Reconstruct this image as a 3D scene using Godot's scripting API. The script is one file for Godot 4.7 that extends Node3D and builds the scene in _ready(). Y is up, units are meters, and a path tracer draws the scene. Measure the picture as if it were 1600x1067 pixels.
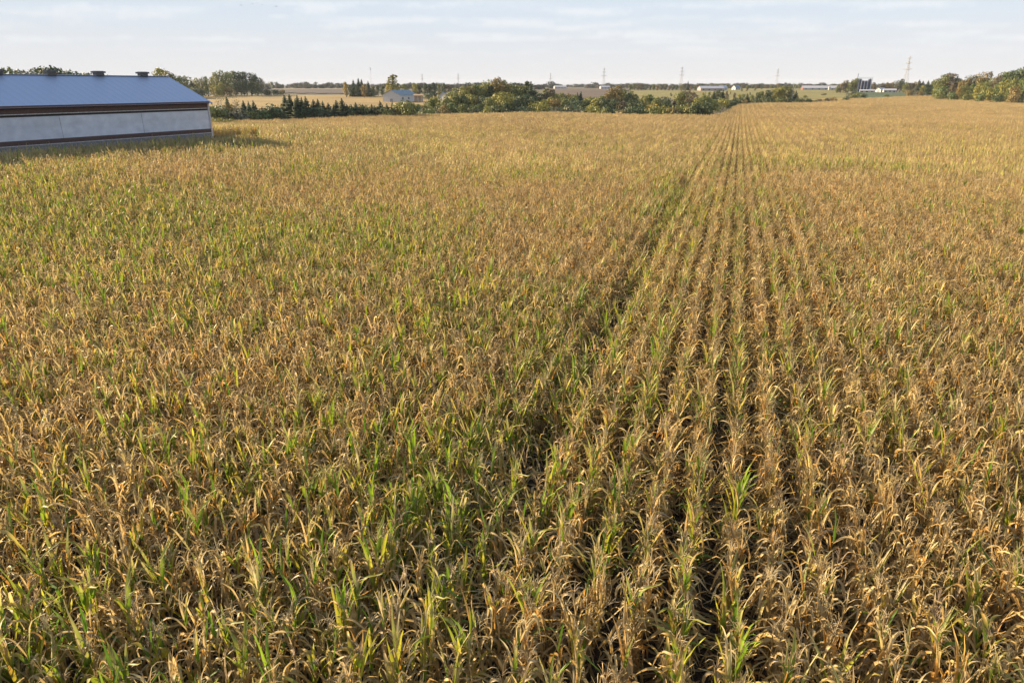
extends Node3D
# A drone view over a ripening corn field, with a livestock barn, woods, farms and pylons beyond.
# World: the camera stands 10 m above the field at the origin and looks towards -z; x is right.

const ROW_AZ := 17.5          # bearing of the corn rows, degrees right of the view
const ROW_GAP := 0.762
const SEG := 2.4              # length of a far row segment
const NEAR_REACH := 70.0
const WORDS := ["first", "second", "third", "fourth", "fifth", "sixth", "seventh", "eighth", "ninth", "tenth", "eleventh", "twelfth", "thirteenth", "fourteenth", "fifteenth", "sixteenth", "seventeenth", "eighteenth", "nineteenth", "twentieth", "twenty-first", "twenty-second", "twenty-third", "twenty-fourth", "twenty-fifth", "twenty-sixth", "twenty-seventh", "twenty-eighth", "twenty-ninth", "thirtieth", "thirty-first", "thirty-second", "thirty-third", "thirty-fourth", "thirty-fifth", "thirty-sixth", "thirty-seventh", "thirty-eighth", "thirty-ninth", "fortieth"]

var rng := RandomNumberGenerator.new()
var patch := FastNoiseLite.new()
var fine := FastNoiseLite.new()
var counts := {}
var cam: Camera3D
var M := {}
var row_dir := Vector2(sin(deg_to_rad(ROW_AZ)), cos(deg_to_rad(ROW_AZ)))   # (x, d)


# ---------------------------------------------------------------- geometry collector
class Geo:
	var v := PackedVector3Array()
	var n := PackedVector3Array()
	var c := PackedColorArray()
	var uv := PackedVector2Array()
	var idx := PackedInt32Array()

	func vert(p: Vector3, nn: Vector3, col: Color, t := Vector2.ZERO) -> int:
		v.append(p); n.append(nn); c.append(col); uv.append(t)
		return v.size() - 1

	func face(a: int, b: int, d: int) -> void:
		var g := (v[d] - v[a]).cross(v[b] - v[a])
		if g.dot(n[a] + n[b] + n[d]) < 0.0:
			idx.append_array(PackedInt32Array([a, d, b]))
		else:
			idx.append_array(PackedInt32Array([a, b, d]))

	# convex polygon whose normal points away from «inside»
	func poly(points: Array, inside: Vector3, col := Color.WHITE) -> void:
		var g: Vector3 = (points[2] - points[0]).cross(points[1] - points[0]).normalized()
		if g.dot(points[0] - inside) < 0.0:
			g = -g
		var ids := []
		for p in points:
			ids.append(vert(p, g, col))
		for i in range(1, ids.size() - 1):
			face(ids[0], ids[i], ids[i + 1])

	func box(centre: Vector3, size: Vector3, basis := Basis(), col := Color.WHITE) -> void:
		var h := size * 0.5
		for ax in 3:
			for s in [-1.0, 1.0]:
				var o := Vector3.ZERO; var e1 := Vector3.ZERO; var e2 := Vector3.ZERO
				o[ax] = h[ax] * s
				e1[(ax + 1) % 3] = h[(ax + 1) % 3]
				e2[(ax + 2) % 3] = h[(ax + 2) % 3]
				poly([centre + basis * (o - e1 - e2), centre + basis * (o + e1 - e2), centre + basis * (o + e1 + e2), centre + basis * (o - e1 + e2)], centre, col)

	func tube(p0: Vector3, p1: Vector3, r0: float, r1: float, sides: int, col0: Color, col1: Color, cap := false) -> void:
		var ax := (p1 - p0).normalized()
		var s := ax.cross(Vector3(0.31, 0.11, 0.94) if absf(ax.y) > 0.9 else Vector3.UP).normalized()
		var t := ax.cross(s)
		var first := v.size()
		for k in sides:
			var w := s * cos(TAU * k / sides) + t * sin(TAU * k / sides)
			vert(p0 + w * r0, w, col0); vert(p1 + w * r1, w, col1)
		for k in sides:
			var a := first + 2 * k
			var b := first + 2 * ((k + 1) % sides)
			face(a, b, a + 1); face(b, b + 1, a + 1)
		if cap:
			var top := []
			for k in sides:
				var w := s * cos(TAU * k / sides) + t * sin(TAU * k / sides)
				top.append(p1 + w * r1)
			poly(top, p0, col1)

	func mesh() -> ArrayMesh:
		var a := []
		a.resize(Mesh.ARRAY_MAX)
		a[Mesh.ARRAY_VERTEX] = v; a[Mesh.ARRAY_NORMAL] = n; a[Mesh.ARRAY_COLOR] = c; a[Mesh.ARRAY_TEX_UV] = uv; a[Mesh.ARRAY_INDEX] = idx
		var m := ArrayMesh.new()
		m.add_surface_from_arrays(Mesh.PRIMITIVE_TRIANGLES, a)
		return m


# ---------------------------------------------------------------- naming helpers
func numbered(called: String) -> String:
	var k: int = counts.get(called, 0)
	counts[called] = k + 1
	return called if k == 0 else "%s_%03d" % [called, k]

func thing(called: String, label: String, category: String, group := "") -> Node3D:
	var o := Node3D.new()
	o.name = numbered(called)
	add_child(o)
	tag(o, label, category, group)
	return o

func tag(o: Node, label: String, category := "", group := "", kind := "") -> void:
	if label: o.set_meta("label", label)
	if category: o.set_meta("category", category)
	if group: o.set_meta("group", group)
	if kind: o.set_meta("kind", kind)

func obj(called: String, m: Mesh, mat: Material, parent: Node) -> MeshInstance3D:
	var o := MeshInstance3D.new()
	o.name = called
	o.mesh = m
	o.material_override = mat
	parent.add_child(o, true)
	return o

func structure(called: String, label: String, m: Mesh, mat: Material) -> MeshInstance3D:
	var o := obj(numbered(called), m, mat, self)
	tag(o, label, "", "", "structure")
	return o

func paint(lin: Color, rough := 0.8, back := 0.0, metal := 0.0, vc := true) -> StandardMaterial3D:
	var m := StandardMaterial3D.new()
	m.albedo_color = lin.linear_to_srgb()
	m.roughness = rough
	m.metallic = metal
	m.vertex_color_use_as_albedo = vc
	m.cull_mode = BaseMaterial3D.CULL_DISABLED
	if back > 0.0:
		m.backlight_enabled = true
		m.backlight = Color(back, back, back)
	return m

func noise_tex(freq: float, lo: Color, hi: Color, sd: int, size := 512) -> NoiseTexture2D:
	var f := FastNoiseLite.new()
	f.seed = sd; f.frequency = freq; f.fractal_octaves = 5; f.fractal_gain = 0.6
	var t := NoiseTexture2D.new()
	t.width = size; t.height = size; t.seamless = true; t.noise = f
	var g := Gradient.new()
	g.set_color(0, lo); g.set_color(1, hi)
	t.color_ramp = g
	return t

func textured(lin: Color, rough: float, tex: Texture2D, scale: float, bump: Texture2D = null, bump_cm := 1.0) -> StandardMaterial3D:
	var m := paint(lin, rough)
	m.albedo_texture = tex
	m.uv1_triplanar = true
	m.uv1_world_triplanar = true
	m.uv1_scale = Vector3(scale, scale, scale)
	if bump:
		m.heightmap_enabled = true
		m.heightmap_texture = bump
		m.heightmap_scale = bump_cm
	return m

func ss(a: float, b: float, x: float) -> float:
	return smoothstep(a, b, x)

func rnd(a: float, b: float) -> float:
	return rng.randf_range(a, b)


# ---------------------------------------------------------------- the lie of the land
func land(x: float, d: float) -> float:
	var r := sqrt(x * x + d * d)
	var u := x * row_dir.x + d * row_dir.y
	var phi := rad_to_deg(atan2(x, d))
	var h := 0.2 - 1.4 * ss(45, 150, u) + 1.7 * ss(8, 38, -x) * ss(20, 60, d) * (1.0 - ss(108, 190, d))
	h += 0.18 * sin(x * 0.05 + 1.0) * sin(d * 0.043) * ss(10, 60, r)
	var swale := lerpf(3.5, 0.9, ss(11, 16, phi)) if d > 0 else 0.0
	h -= swale * ss(238, 275, r) * (1.0 - ss(310, 385, r))
	h += 0.9 * exp(-pow((phi - 2.5) / 5.0, 2)) * ss(130, 205, r) * (1.0 - ss(240, 275, r))
	h += 5.0 * ss(450, 1000, r)
	h += 0.8 * sin(x * 0.011) * sin(d * 0.009 + 1.0) * ss(500, 900, r)
	return h

func spot(px: float, d: float) -> Vector3:          # a place on the ground at bearing px (photo columns at the horizon) and distance d
	var az := atan((px - 800.0) / 1139.0)
	var x := d * sin(az)
	var f := d * cos(az)
	return Vector3(x, land(x, f), -f)

func seen_height(px: float, d: float, top: float) -> float:    # the height of something at that place whose top lies on photo line «top»
	var az := atan((px - 800.0) / 1139.0)
	return maxf(1.0, 10.0 + (133.0 - top) * d * cos(az) / 1139.0 - spot(px, d).y)


func _ready() -> void:
	# ---- camera, sky, sun
	cam = Camera3D.new()
	cam.name = "camera"
	cam.fov = 53.13
	cam.near = 0.1
	cam.far = 9000.0
	cam.position = Vector3(0, 10, 0)
	cam.rotation_degrees = Vector3(-20.57, 0, 0)
	add_child(cam)
	var env := Environment.new()
	env.background_mode = Environment.BG_SKY
	env.sky = Sky.new()
	var pano := PanoramaSkyMaterial.new()
	pano.panorama = sky_picture()
	env.sky.sky_material = pano
	env.background_energy_multiplier = 0.42
	env.tonemap_mode = Environment.TONE_MAPPER_LINEAR
	env.tonemap_exposure = 2.6
	env.sdfgi_enabled = true
	env.ssao_enabled = true
	env.ssil_enabled = true
	env.fog_enabled = true
	env.fog_density = 0.00006
	env.fog_light_color = Color(0.86, 0.88, 0.92)
	var we := WorldEnvironment.new()
	we.name = "world_environment"
	we.environment = env
	add_child(we)
	var sun := DirectionalLight3D.new()
	sun.name = "sun"
	sun.light_energy = 1.6
	sun.light_color = Color(1.0, 0.90, 0.74)
	sun.light_angular_distance = 0.5
	sun.shadow_enabled = true
	sun.rotation_degrees = Vector3(-19.5, -180.0 + 63.0, 0)
	add_child(sun)

	rng.seed = 7741
	patch.seed = 5; patch.frequency = 0.045; patch.fractal_octaves = 3
	fine.seed = 9; fine.frequency = 0.35; fine.fractal_octaves = 2
	make_materials()
	build_land()
	build_barn()
	build_farms()
	build_pylons()
	build_trees()
	build_corn()
	build_birds()


func sky_picture() -> ImageTexture:
	var w := 2048
	var h := 1024
	var im := Image.create(w, h, false, Image.FORMAT_RGBF)
	var wisps := FastNoiseLite.new()
	wisps.seed = 21; wisps.frequency = 1.0; wisps.fractal_octaves = 5; wisps.fractal_gain = 0.55; wisps.domain_warp_enabled = true; wisps.domain_warp_amplitude = 0.5; wisps.domain_warp_frequency = 0.8
	var sun_dir := Vector3(sin(deg_to_rad(-63)) * cos(deg_to_rad(19.5)), sin(deg_to_rad(19.5)), -cos(deg_to_rad(-63)) * cos(deg_to_rad(19.5)))
	for j in h:
		var el := (0.5 - (j + 0.5) / h) * PI
		var e := rad_to_deg(el)
		var base: Color
		if e < 0.0:
			base = Color(0.45, 0.42, 0.36)
		else:
			base = Color(0.745, 0.745, 0.755).lerp(Color(0.62, 0.71, 0.81), ss(0.3, 7.0, e)).lerp(Color(0.36, 0.50, 0.74), ss(6, 26, e)).lerp(Color(0.17, 0.30, 0.58), ss(22, 85, e))
		for i in w:
			if e < -0.5:
				im.set_pixel(i, j, base)
				continue
			var az := ((i + 0.5) / w - 0.5) * TAU          # middle column is -z
			var dir := Vector3(sin(az) * cos(el), sin(el), -cos(az) * cos(el))
			var off := rad_to_deg(acos(clampf(dir.dot(sun_dir), -1, 1)))
			var glow := 0.62 * exp(-off / 17.0) + 0.25 * exp(-off / 45.0)
			var col := base * (1.0 + 0.25 * glow) + Color(1.0, 0.95, 0.88) * glow * 0.34
			var tall := maxf(sin(el), 0.0) + 0.05
			var q := Vector3(dir.x / tall, 0, dir.z / tall)
			var c := wisps.get_noise_3d(q.x * 0.55 + q.z * 0.25, 3.0, q.z * 1.05 - q.x * 0.18)
			var f := ss(-0.05, 0.5, c) * ss(0.8, 3.6, e) * (0.85 - 0.3 * ss(15, 60, e))
			col = col.lerp(Color(0.93, 0.925, 0.92) * (1.0 + 0.5 * glow), f * 0.5)
			col.a = 1.0
			im.set_pixel(i, j, col)
	return ImageTexture.create_from_image(im)


func make_materials() -> void:
	var grain := noise_tex(0.02, Color(0.62, 0.62, 0.62), Color(1, 1, 1), 3)
	var rough_grain := noise_tex(0.05, Color(0.3, 0.3, 0.3), Color(1, 1, 1), 4)
	M.grain = grain
	var soft := noise_tex(0.012, Color(0.84, 0.84, 0.85), Color(1, 1, 1), 8)
	M.soil = textured(Color(1, 1, 1), 0.95, rough_grain, 0.6, rough_grain, 4.0)
	M.field = textured(Color(1, 1, 1), 0.95, rough_grain, 0.05, rough_grain, 8.0)
	M.leaf = paint(Color(1, 1, 1), 0.5, 0.92)
	M.stalk = paint(Color(1, 1, 1), 0.6)
	M.tassel = paint(Color(1, 1, 1), 0.8, 0.3)
	M.husk = paint(Color(1, 1, 1), 0.7, 0.2)
	M.bark = paint(Color(0.10, 0.08, 0.06), 0.9)
	M.pale_bark = paint(Color(0.55, 0.52, 0.46), 0.8)
	for k in TINT:
		M["crown " + k] = paint(TINT[k], 0.65, 0.55)
	M.roof_metal = paint(Color(0.37, 0.42, 0.51), 0.5)
	M.roof_metal.metallic = 0.55
	M.brown_trim = textured(Color(0.11, 0.055, 0.045), 0.6, grain, 0.5)
	M.white_trim = textured(Color(0.72, 0.68, 0.66), 0.6, grain, 0.5)
	M.curtain = textured(Color(0.62, 0.65, 0.70), 0.6, soft, 0.12)
	M.block = textured(Color(0.30, 0.30, 0.30), 0.9, grain, 0.8)
	M.dark = paint(Color(0.03, 0.026, 0.025), 0.9)
	M.vent = paint(Color(0.07, 0.07, 0.075), 0.5)
	M.white = textured(Color(0.78, 0.77, 0.75), 0.6, grain, 0.2)
	M.cream = textured(Color(0.60, 0.52, 0.40), 0.7, grain, 0.2)
	M.pink = textured(Color(0.66, 0.50, 0.46), 0.7, grain, 0.2)
	M.brick = textured(Color(0.36, 0.12, 0.09), 0.8, grain, 0.3)
	M.teal_roof = textured(Color(0.16, 0.26, 0.30), 0.45, grain, 0.2)
	M.grey_roof = textured(Color(0.30, 0.33, 0.38), 0.5, grain, 0.2)
	M.tan_roof = textured(Color(0.55, 0.36, 0.20), 0.7, grain, 0.2)
	M.white_roof = textured(Color(0.74, 0.70, 0.68), 0.5, grain, 0.2)
	M.navy = paint(Color(0.02, 0.035, 0.085), 0.3)
	M.steel = paint(Color(0.48, 0.49, 0.51), 0.6, 0.0, 0.2)
	M.pane = paint(Color(0.04, 0.05, 0.06), 0.1)
	M.bird = paint(Color(0.02, 0.02, 0.022), 0.8)


const TINT := {
	"dark green": Color(0.075, 0.105, 0.033), "olive green": Color(0.18, 0.195, 0.045), "mid green": Color(0.11, 0.155, 0.036), "yellow green": Color(0.31, 0.285, 0.055),
	"golden": Color(0.46, 0.33, 0.06), "orange brown": Color(0.25, 0.185, 0.055), "rust red": Color(0.155, 0.12, 0.062), "grey green": Color(0.16, 0.165, 0.095), "blue green": Color(0.10, 0.14, 0.066),
}


# ---------------------------------------------------------------- ground, far fields
func build_land() -> void:
	var radii := []
	var r := 2.0
	while r < 6500.0:
		radii.append(r)
		r *= 1.035
		if r > 200 and r < 700: r = minf(r, float(radii[-1]) + 9.0)
	var g := Geo.new()
	var across := 288
	var centre := g.vert(Vector3(0, land(0, 0), 0), Vector3.UP, Color(0.10, 0.07, 0.045))
	for k in radii.size():
		for i in across:
			var az := TAU * i / across
			var x: float = radii[k] * sin(az)
			var d: float = radii[k] * cos(az)
			var t := 0.5 + 0.5 * patch.get_noise_2d(x * 0.3, d * 0.3)
			var near := Color(0.115, 0.078, 0.048).lerp(Color(0.15, 0.105, 0.065), t)
			var far := Color(0.17, 0.16, 0.06).lerp(Color(0.26, 0.20, 0.09), t)
			var col := near.lerp(far, ss(236, 262, radii[k]))
			g.vert(Vector3(x, land(x, d), -d), Vector3.UP, col)
	for i in across:
		g.face(centre, 1 + i, 1 + (i + 1) % across)
	for k in radii.size() - 1:
		for i in across:
			var a := 1 + k * across + i
			var b := 1 + k * across + (i + 1) % across
			g.face(a, b, a + across); g.face(b, b + across, a + across)
	structure("ground", "brown soil of the corn field running on as open farmland", g.mesh(), M.soil)
	# fields that lie on the land beyond the valley: photo column from, to, distance from, to
	sheet("wheat_field", "golden stubble field beyond the row of spruces", 230, 745, 385, 705, Color(0.63, 0.40, 0.085), 0.10)
	sheet("ploughed_field", "bare brown field on the rise left of the farm trees", 415, 580, 790, 1150, Color(0.13, 0.085, 0.06), 0.10)
	sheet("pale_field", "pale tan strip of field above the brown one", 415, 600, 1154, 1320, Color(0.45, 0.36, 0.20), 0.10)
	sheet("meadow", "yellow green meadow in front of the long white barn", 1104, 1325, 560, 1250, Color(0.46, 0.39, 0.075), 0.10)
	sheet("hay_field", "bright yellow green field in front of the tree belt by the thicket", 984, 1103.5, 560, 870, Color(0.46, 0.39, 0.075), 0.10)
	sheet("brown_field", "dull brown field behind the central wood", 850, 984, 600, 1250, Color(0.22, 0.145, 0.085), 0.10)
	sheet("green_field", "green field in front of the silos and white sheds", 1326, 1425, 640, 860, Color(0.12, 0.19, 0.045), 0.10)

func sheet(called: String, label: String, p0: float, p1: float, d0: float, d1: float, col: Color, lift: float) -> void:
	var g := Geo.new()
	var na := 48
	var nd := 48
	for j in nd + 1:
		for i in na + 1:
			var d := lerpf(d0, d1, float(j) / nd) * (1.0 + 0.012 * sin(i * 0.7) * float(j == 0 or j == nd))
			var p := spot(lerpf(p0, p1, float(i) / na), d)
			var t := patch.get_noise_2d(p.x * 0.35, p.z * 0.35)
			g.vert(p + Vector3(0, lift + 0.05 * ss(500, 900, d) + d * 0.0006, 0), Vector3.UP, col * (1.0 + 0.35 * t))
	for j in nd:
		for i in na:
			var a := j * (na + 1) + i
			g.face(a, a + 1, a + na + 1); g.face(a + 1, a + na + 2, a + na + 1)
	structure(called, label, g.mesh(), M.field)


# ---------------------------------------------------------------- the barn on the left
func build_barn() -> void:
	var along := Vector3(0.454, 0, -0.891)                 # the long way, away from the camera
	var out := Vector3(0.891, 0, 0.454)                    # the near wall faces this way
	var corner := Vector3(-39.4, 0, -93.3)
	var length := 58.0
	var half := 7.2
	var base := land(corner.x, -corner.z) - 0.1
	var eave := 10.0 - 1.96
	var rise := 3.0
	var b := Basis(along, Vector3.UP, out)
	var barn := thing("livestock_barn", "long low barn with blue grey metal roof and white curtain side wall", "barn")
	barn.transform = Transform3D(b, Vector3(corner.x, base, corner.z))
	# own axes: x along the wall (0 = far right corner, -length = left end), y up, z towards the field
	var e := eave - base
	var inside := Vector3(-length * 0.5, e * 0.5, -half)
	var body := Geo.new()          # core walls, behind the trim
	body.box(Vector3(-length * 0.5, e * 0.5 - 0.05, -half), Vector3(length - 0.1, e - 0.1, half * 2 - 0.1))
	for s in [0.0, -length]:
		body.poly([Vector3(s - signf(s + 1) * 0.06, e - 0.1, -0.06), Vector3(s - signf(s + 1) * 0.06, e - 0.1, -half * 2 + 0.06), Vector3(s - signf(s + 1) * 0.06, e + rise - 0.1, -half)], inside)
	obj("wall", body.mesh(), M.dark, barn)
	var strips := [["foundation", 0.0, e - 3.92, 0.10, M.block], ["sill_rail", e - 3.90, e - 3.81, 0.16, M.white_trim], ["lower_trim", e - 3.80, e - 3.34, 0.12, M.brown_trim], ["upper_rail", e - 0.86, e - 0.77, 0.15, M.white_trim], ["upper_trim", e - 0.74, e - 0.30, 0.07, M.brown_trim], ["fascia", e - 0.24, e + 0.02, 0.52, M.brown_trim]]
	for s in strips:
		var g := Geo.new()
		g.box(Vector3(-length * 0.5, (s[1] + s[2]) * 0.5, s[3] * 0.5 - 0.04), Vector3(length, s[2] - s[1] - 0.006, s[3]))
		obj(s[0], g.mesh(), s[4], barn)
	# curtain panels between the posts, each slightly slack
	var w := 9.6
	var k := 0
	while k * w < length - 0.5:
		var g := Geo.new()
		var x0 := -k * w - 0.02
		var x1 := maxf(-(k + 1) * w + 0.012, -length + 0.05)
		for i in 25:
			for j in 6:
				var fx := i / 24.0
				var fy := j / 5.0
				var z := 0.02 + 0.035 * sin(fx * PI) * sin(fy * PI) + 0.012 * sin(fx * 40.0 + k) * (1.0 - fy * 0.5)
				g.vert(Vector3(lerpf(x0, x1, fx), lerpf(e - 3.35, e - 1.08, fy), z), Vector3(0.12 * cos(fx * 40.0 + k), 0, 1).normalized(), Color.WHITE * (0.97 + 0.03 * sin(k * 2.1)))
		for i in 24:
			for j in 5:
				var a := i * 6 + j
				g.face(a, a + 6, a + 1); g.face(a + 6, a + 7, a + 1)
		obj("curtain_panel", g.mesh(), M.curtain, barn)
		k += 1
	var trim := Geo.new()
	trim.box(Vector3(0.06, e * 0.5, -0.06), Vector3(0.22, e - 0.3, 0.36))
	obj("corner_trim", trim.mesh(), M.white_trim, barn)
	var back := Geo.new()
	back.box(Vector3(0.03, e * 0.5, -half - 0.1), Vector3(0.06, e - 0.2, half * 2 - 0.7))
	back.poly([Vector3(0.05, e - 0.1, -0.1), Vector3(0.05, e - 0.1, -half * 2 + 0.1), Vector3(0.05, e + rise - 0.12, -half)], inside)
	obj("end_wall", back.mesh(), M.white_trim, barn)
	# roof: two ribbed metal slopes with overhang
	for side in [1.0, -1.0]:
		var g := Geo.new()
		var run := half + 0.55
		var slope := rise / half
		var count := int(length / 0.9) + 2
		for i in count:
			var x := -length - 0.3 + (length + 0.75) * i / (count - 1.0)
			for t in 4:
				var dx: float = [-0.035, -0.015, 0.015, 0.035][t]
				var up: float = [0.0, 0.01, 0.01, 0.0][t]
				for q in 2:
					var zz: float = -half + side * run * q
					g.vert(Vector3(x + dx, e + rise - slope * run * q + up + 0.06, zz), Vector3([-0.1, 0, 0, 0.1][t], 1, side * slope).normalized(), Color.WHITE)
		for i in count * 4 - 1:
			var a := i * 2
			g.face(a, a + 2, a + 1); g.face(a + 2, a + 3, a + 1)
		obj("roof", g.mesh(), M.roof_metal, barn)
	var cap := Geo.new()
	cap.box(Vector3(-length * 0.5 + 0.05, e + rise + 0.08, -half), Vector3(length + 0.7, 0.05, 0.5))
	obj("ridge_cap", cap.mesh(), M.roof_metal, barn)
	var rake := Geo.new()
	for side in [1.0, -1.0]:
		var p0 := Vector3(0.36, e + rise - 0.05, -half)
		var p1 := Vector3(0.36, e - 0.25, -half + side * (half + 0.5))
		rake.tube(p0, p1, 0.09, 0.09, 4, Color.WHITE, Color.WHITE, true)
	obj("rake_trim", rake.mesh(), M.brown_trim, barn)
	for x in [-3.2, -9.1, -14.8, -20.5, -26.3, -32.0]:
		var v := Geo.new()
		v.box(Vector3(x, e + rise + 0.20, -half), Vector3(0.95, 0.3, 0.75))
		v.box(Vector3(x, e + rise + 0.44, -half), Vector3(1.22, 0.2, 1.05))
		v.box(Vector3(x, e + rise + 0.55, -half), Vector3(0.9, 0.05, 0.75))
		obj("ridge_vent", v.mesh(), M.vent, barn)


# ---------------------------------------------------------------- farms far off
func gabled(o: Node3D, w: float, l: float, wall_h: float, rise: float, wall_mat: Material, roof_mat: Material, windows := 3, door := true) -> void:
	# gable end faces +z, the ridge runs along z; w is the gable's width
	var inside := Vector3(0, wall_h * 0.5, -l * 0.5)
	var g := Geo.new()
	g.poly([Vector3(-w / 2, -1, 0), Vector3(w / 2, -1, 0), Vector3(w / 2, wall_h, 0), Vector3(0, wall_h + rise, 0), Vector3(-w / 2, wall_h, 0)], inside)
	g.poly([Vector3(-w / 2, -1, -l), Vector3(w / 2, -1, -l), Vector3(w / 2, wall_h, -l), Vector3(0, wall_h + rise, -l), Vector3(-w / 2, wall_h, -l)], inside)
	for s in [-1.0, 1.0]:
		g.poly([Vector3(s * w / 2, -1, 0), Vector3(s * w / 2, -1, -l), Vector3(s * w / 2, wall_h, -l), Vector3(s * w / 2, wall_h, 0)], inside)
	obj("wall", g.mesh(), wall_mat, o)
	for s in [-1.0, 1.0]:
		var r := Geo.new()
		var a := Vector3(0, wall_h + rise + 0.12, 0.4)
		var b := Vector3(s * (w / 2 + 0.5), wall_h - rise / w + 0.12, 0.4)
		var back := Vector3(0, 0, -l - 0.8)
		var dn := Vector3(0, -0.12, 0)
		r.poly([a, b, b + back, a + back], inside)
		r.poly([a + dn, b + dn, b + back + dn, a + back + dn], inside + Vector3(0, 90, 0))
		r.poly([a, b, b + dn, a + dn], inside)
		r.poly([b, b + back, b + back + dn, b + dn], inside)
		obj("roof", r.mesh(), roof_mat, o)
	if door:
		var dd := Geo.new()
		dd.box(Vector3(0, 1.1, 0.03), Vector3(minf(2.4, w * 0.3), 2.6, 0.1))
		obj("door", dd.mesh(), M.grey_roof, o)
	for s in [-1.0, 1.0]:
		for k in windows:
			var q := Geo.new()
			var z := -l * (k + 0.5) / windows
			q.box(Vector3(s * (w / 2 + 0.02), wall_h * 0.55, z), Vector3(0.1, 1.1, 1.5))
			obj("window", q.mesh(), M.pane, o)

func place(o: Node3D, px: float, d: float, turn: float) -> void:
	o.position = spot(px, d)
	o.rotation.y = deg_to_rad(turn) - atan((px - 800.0) / 1139.0)

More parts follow.
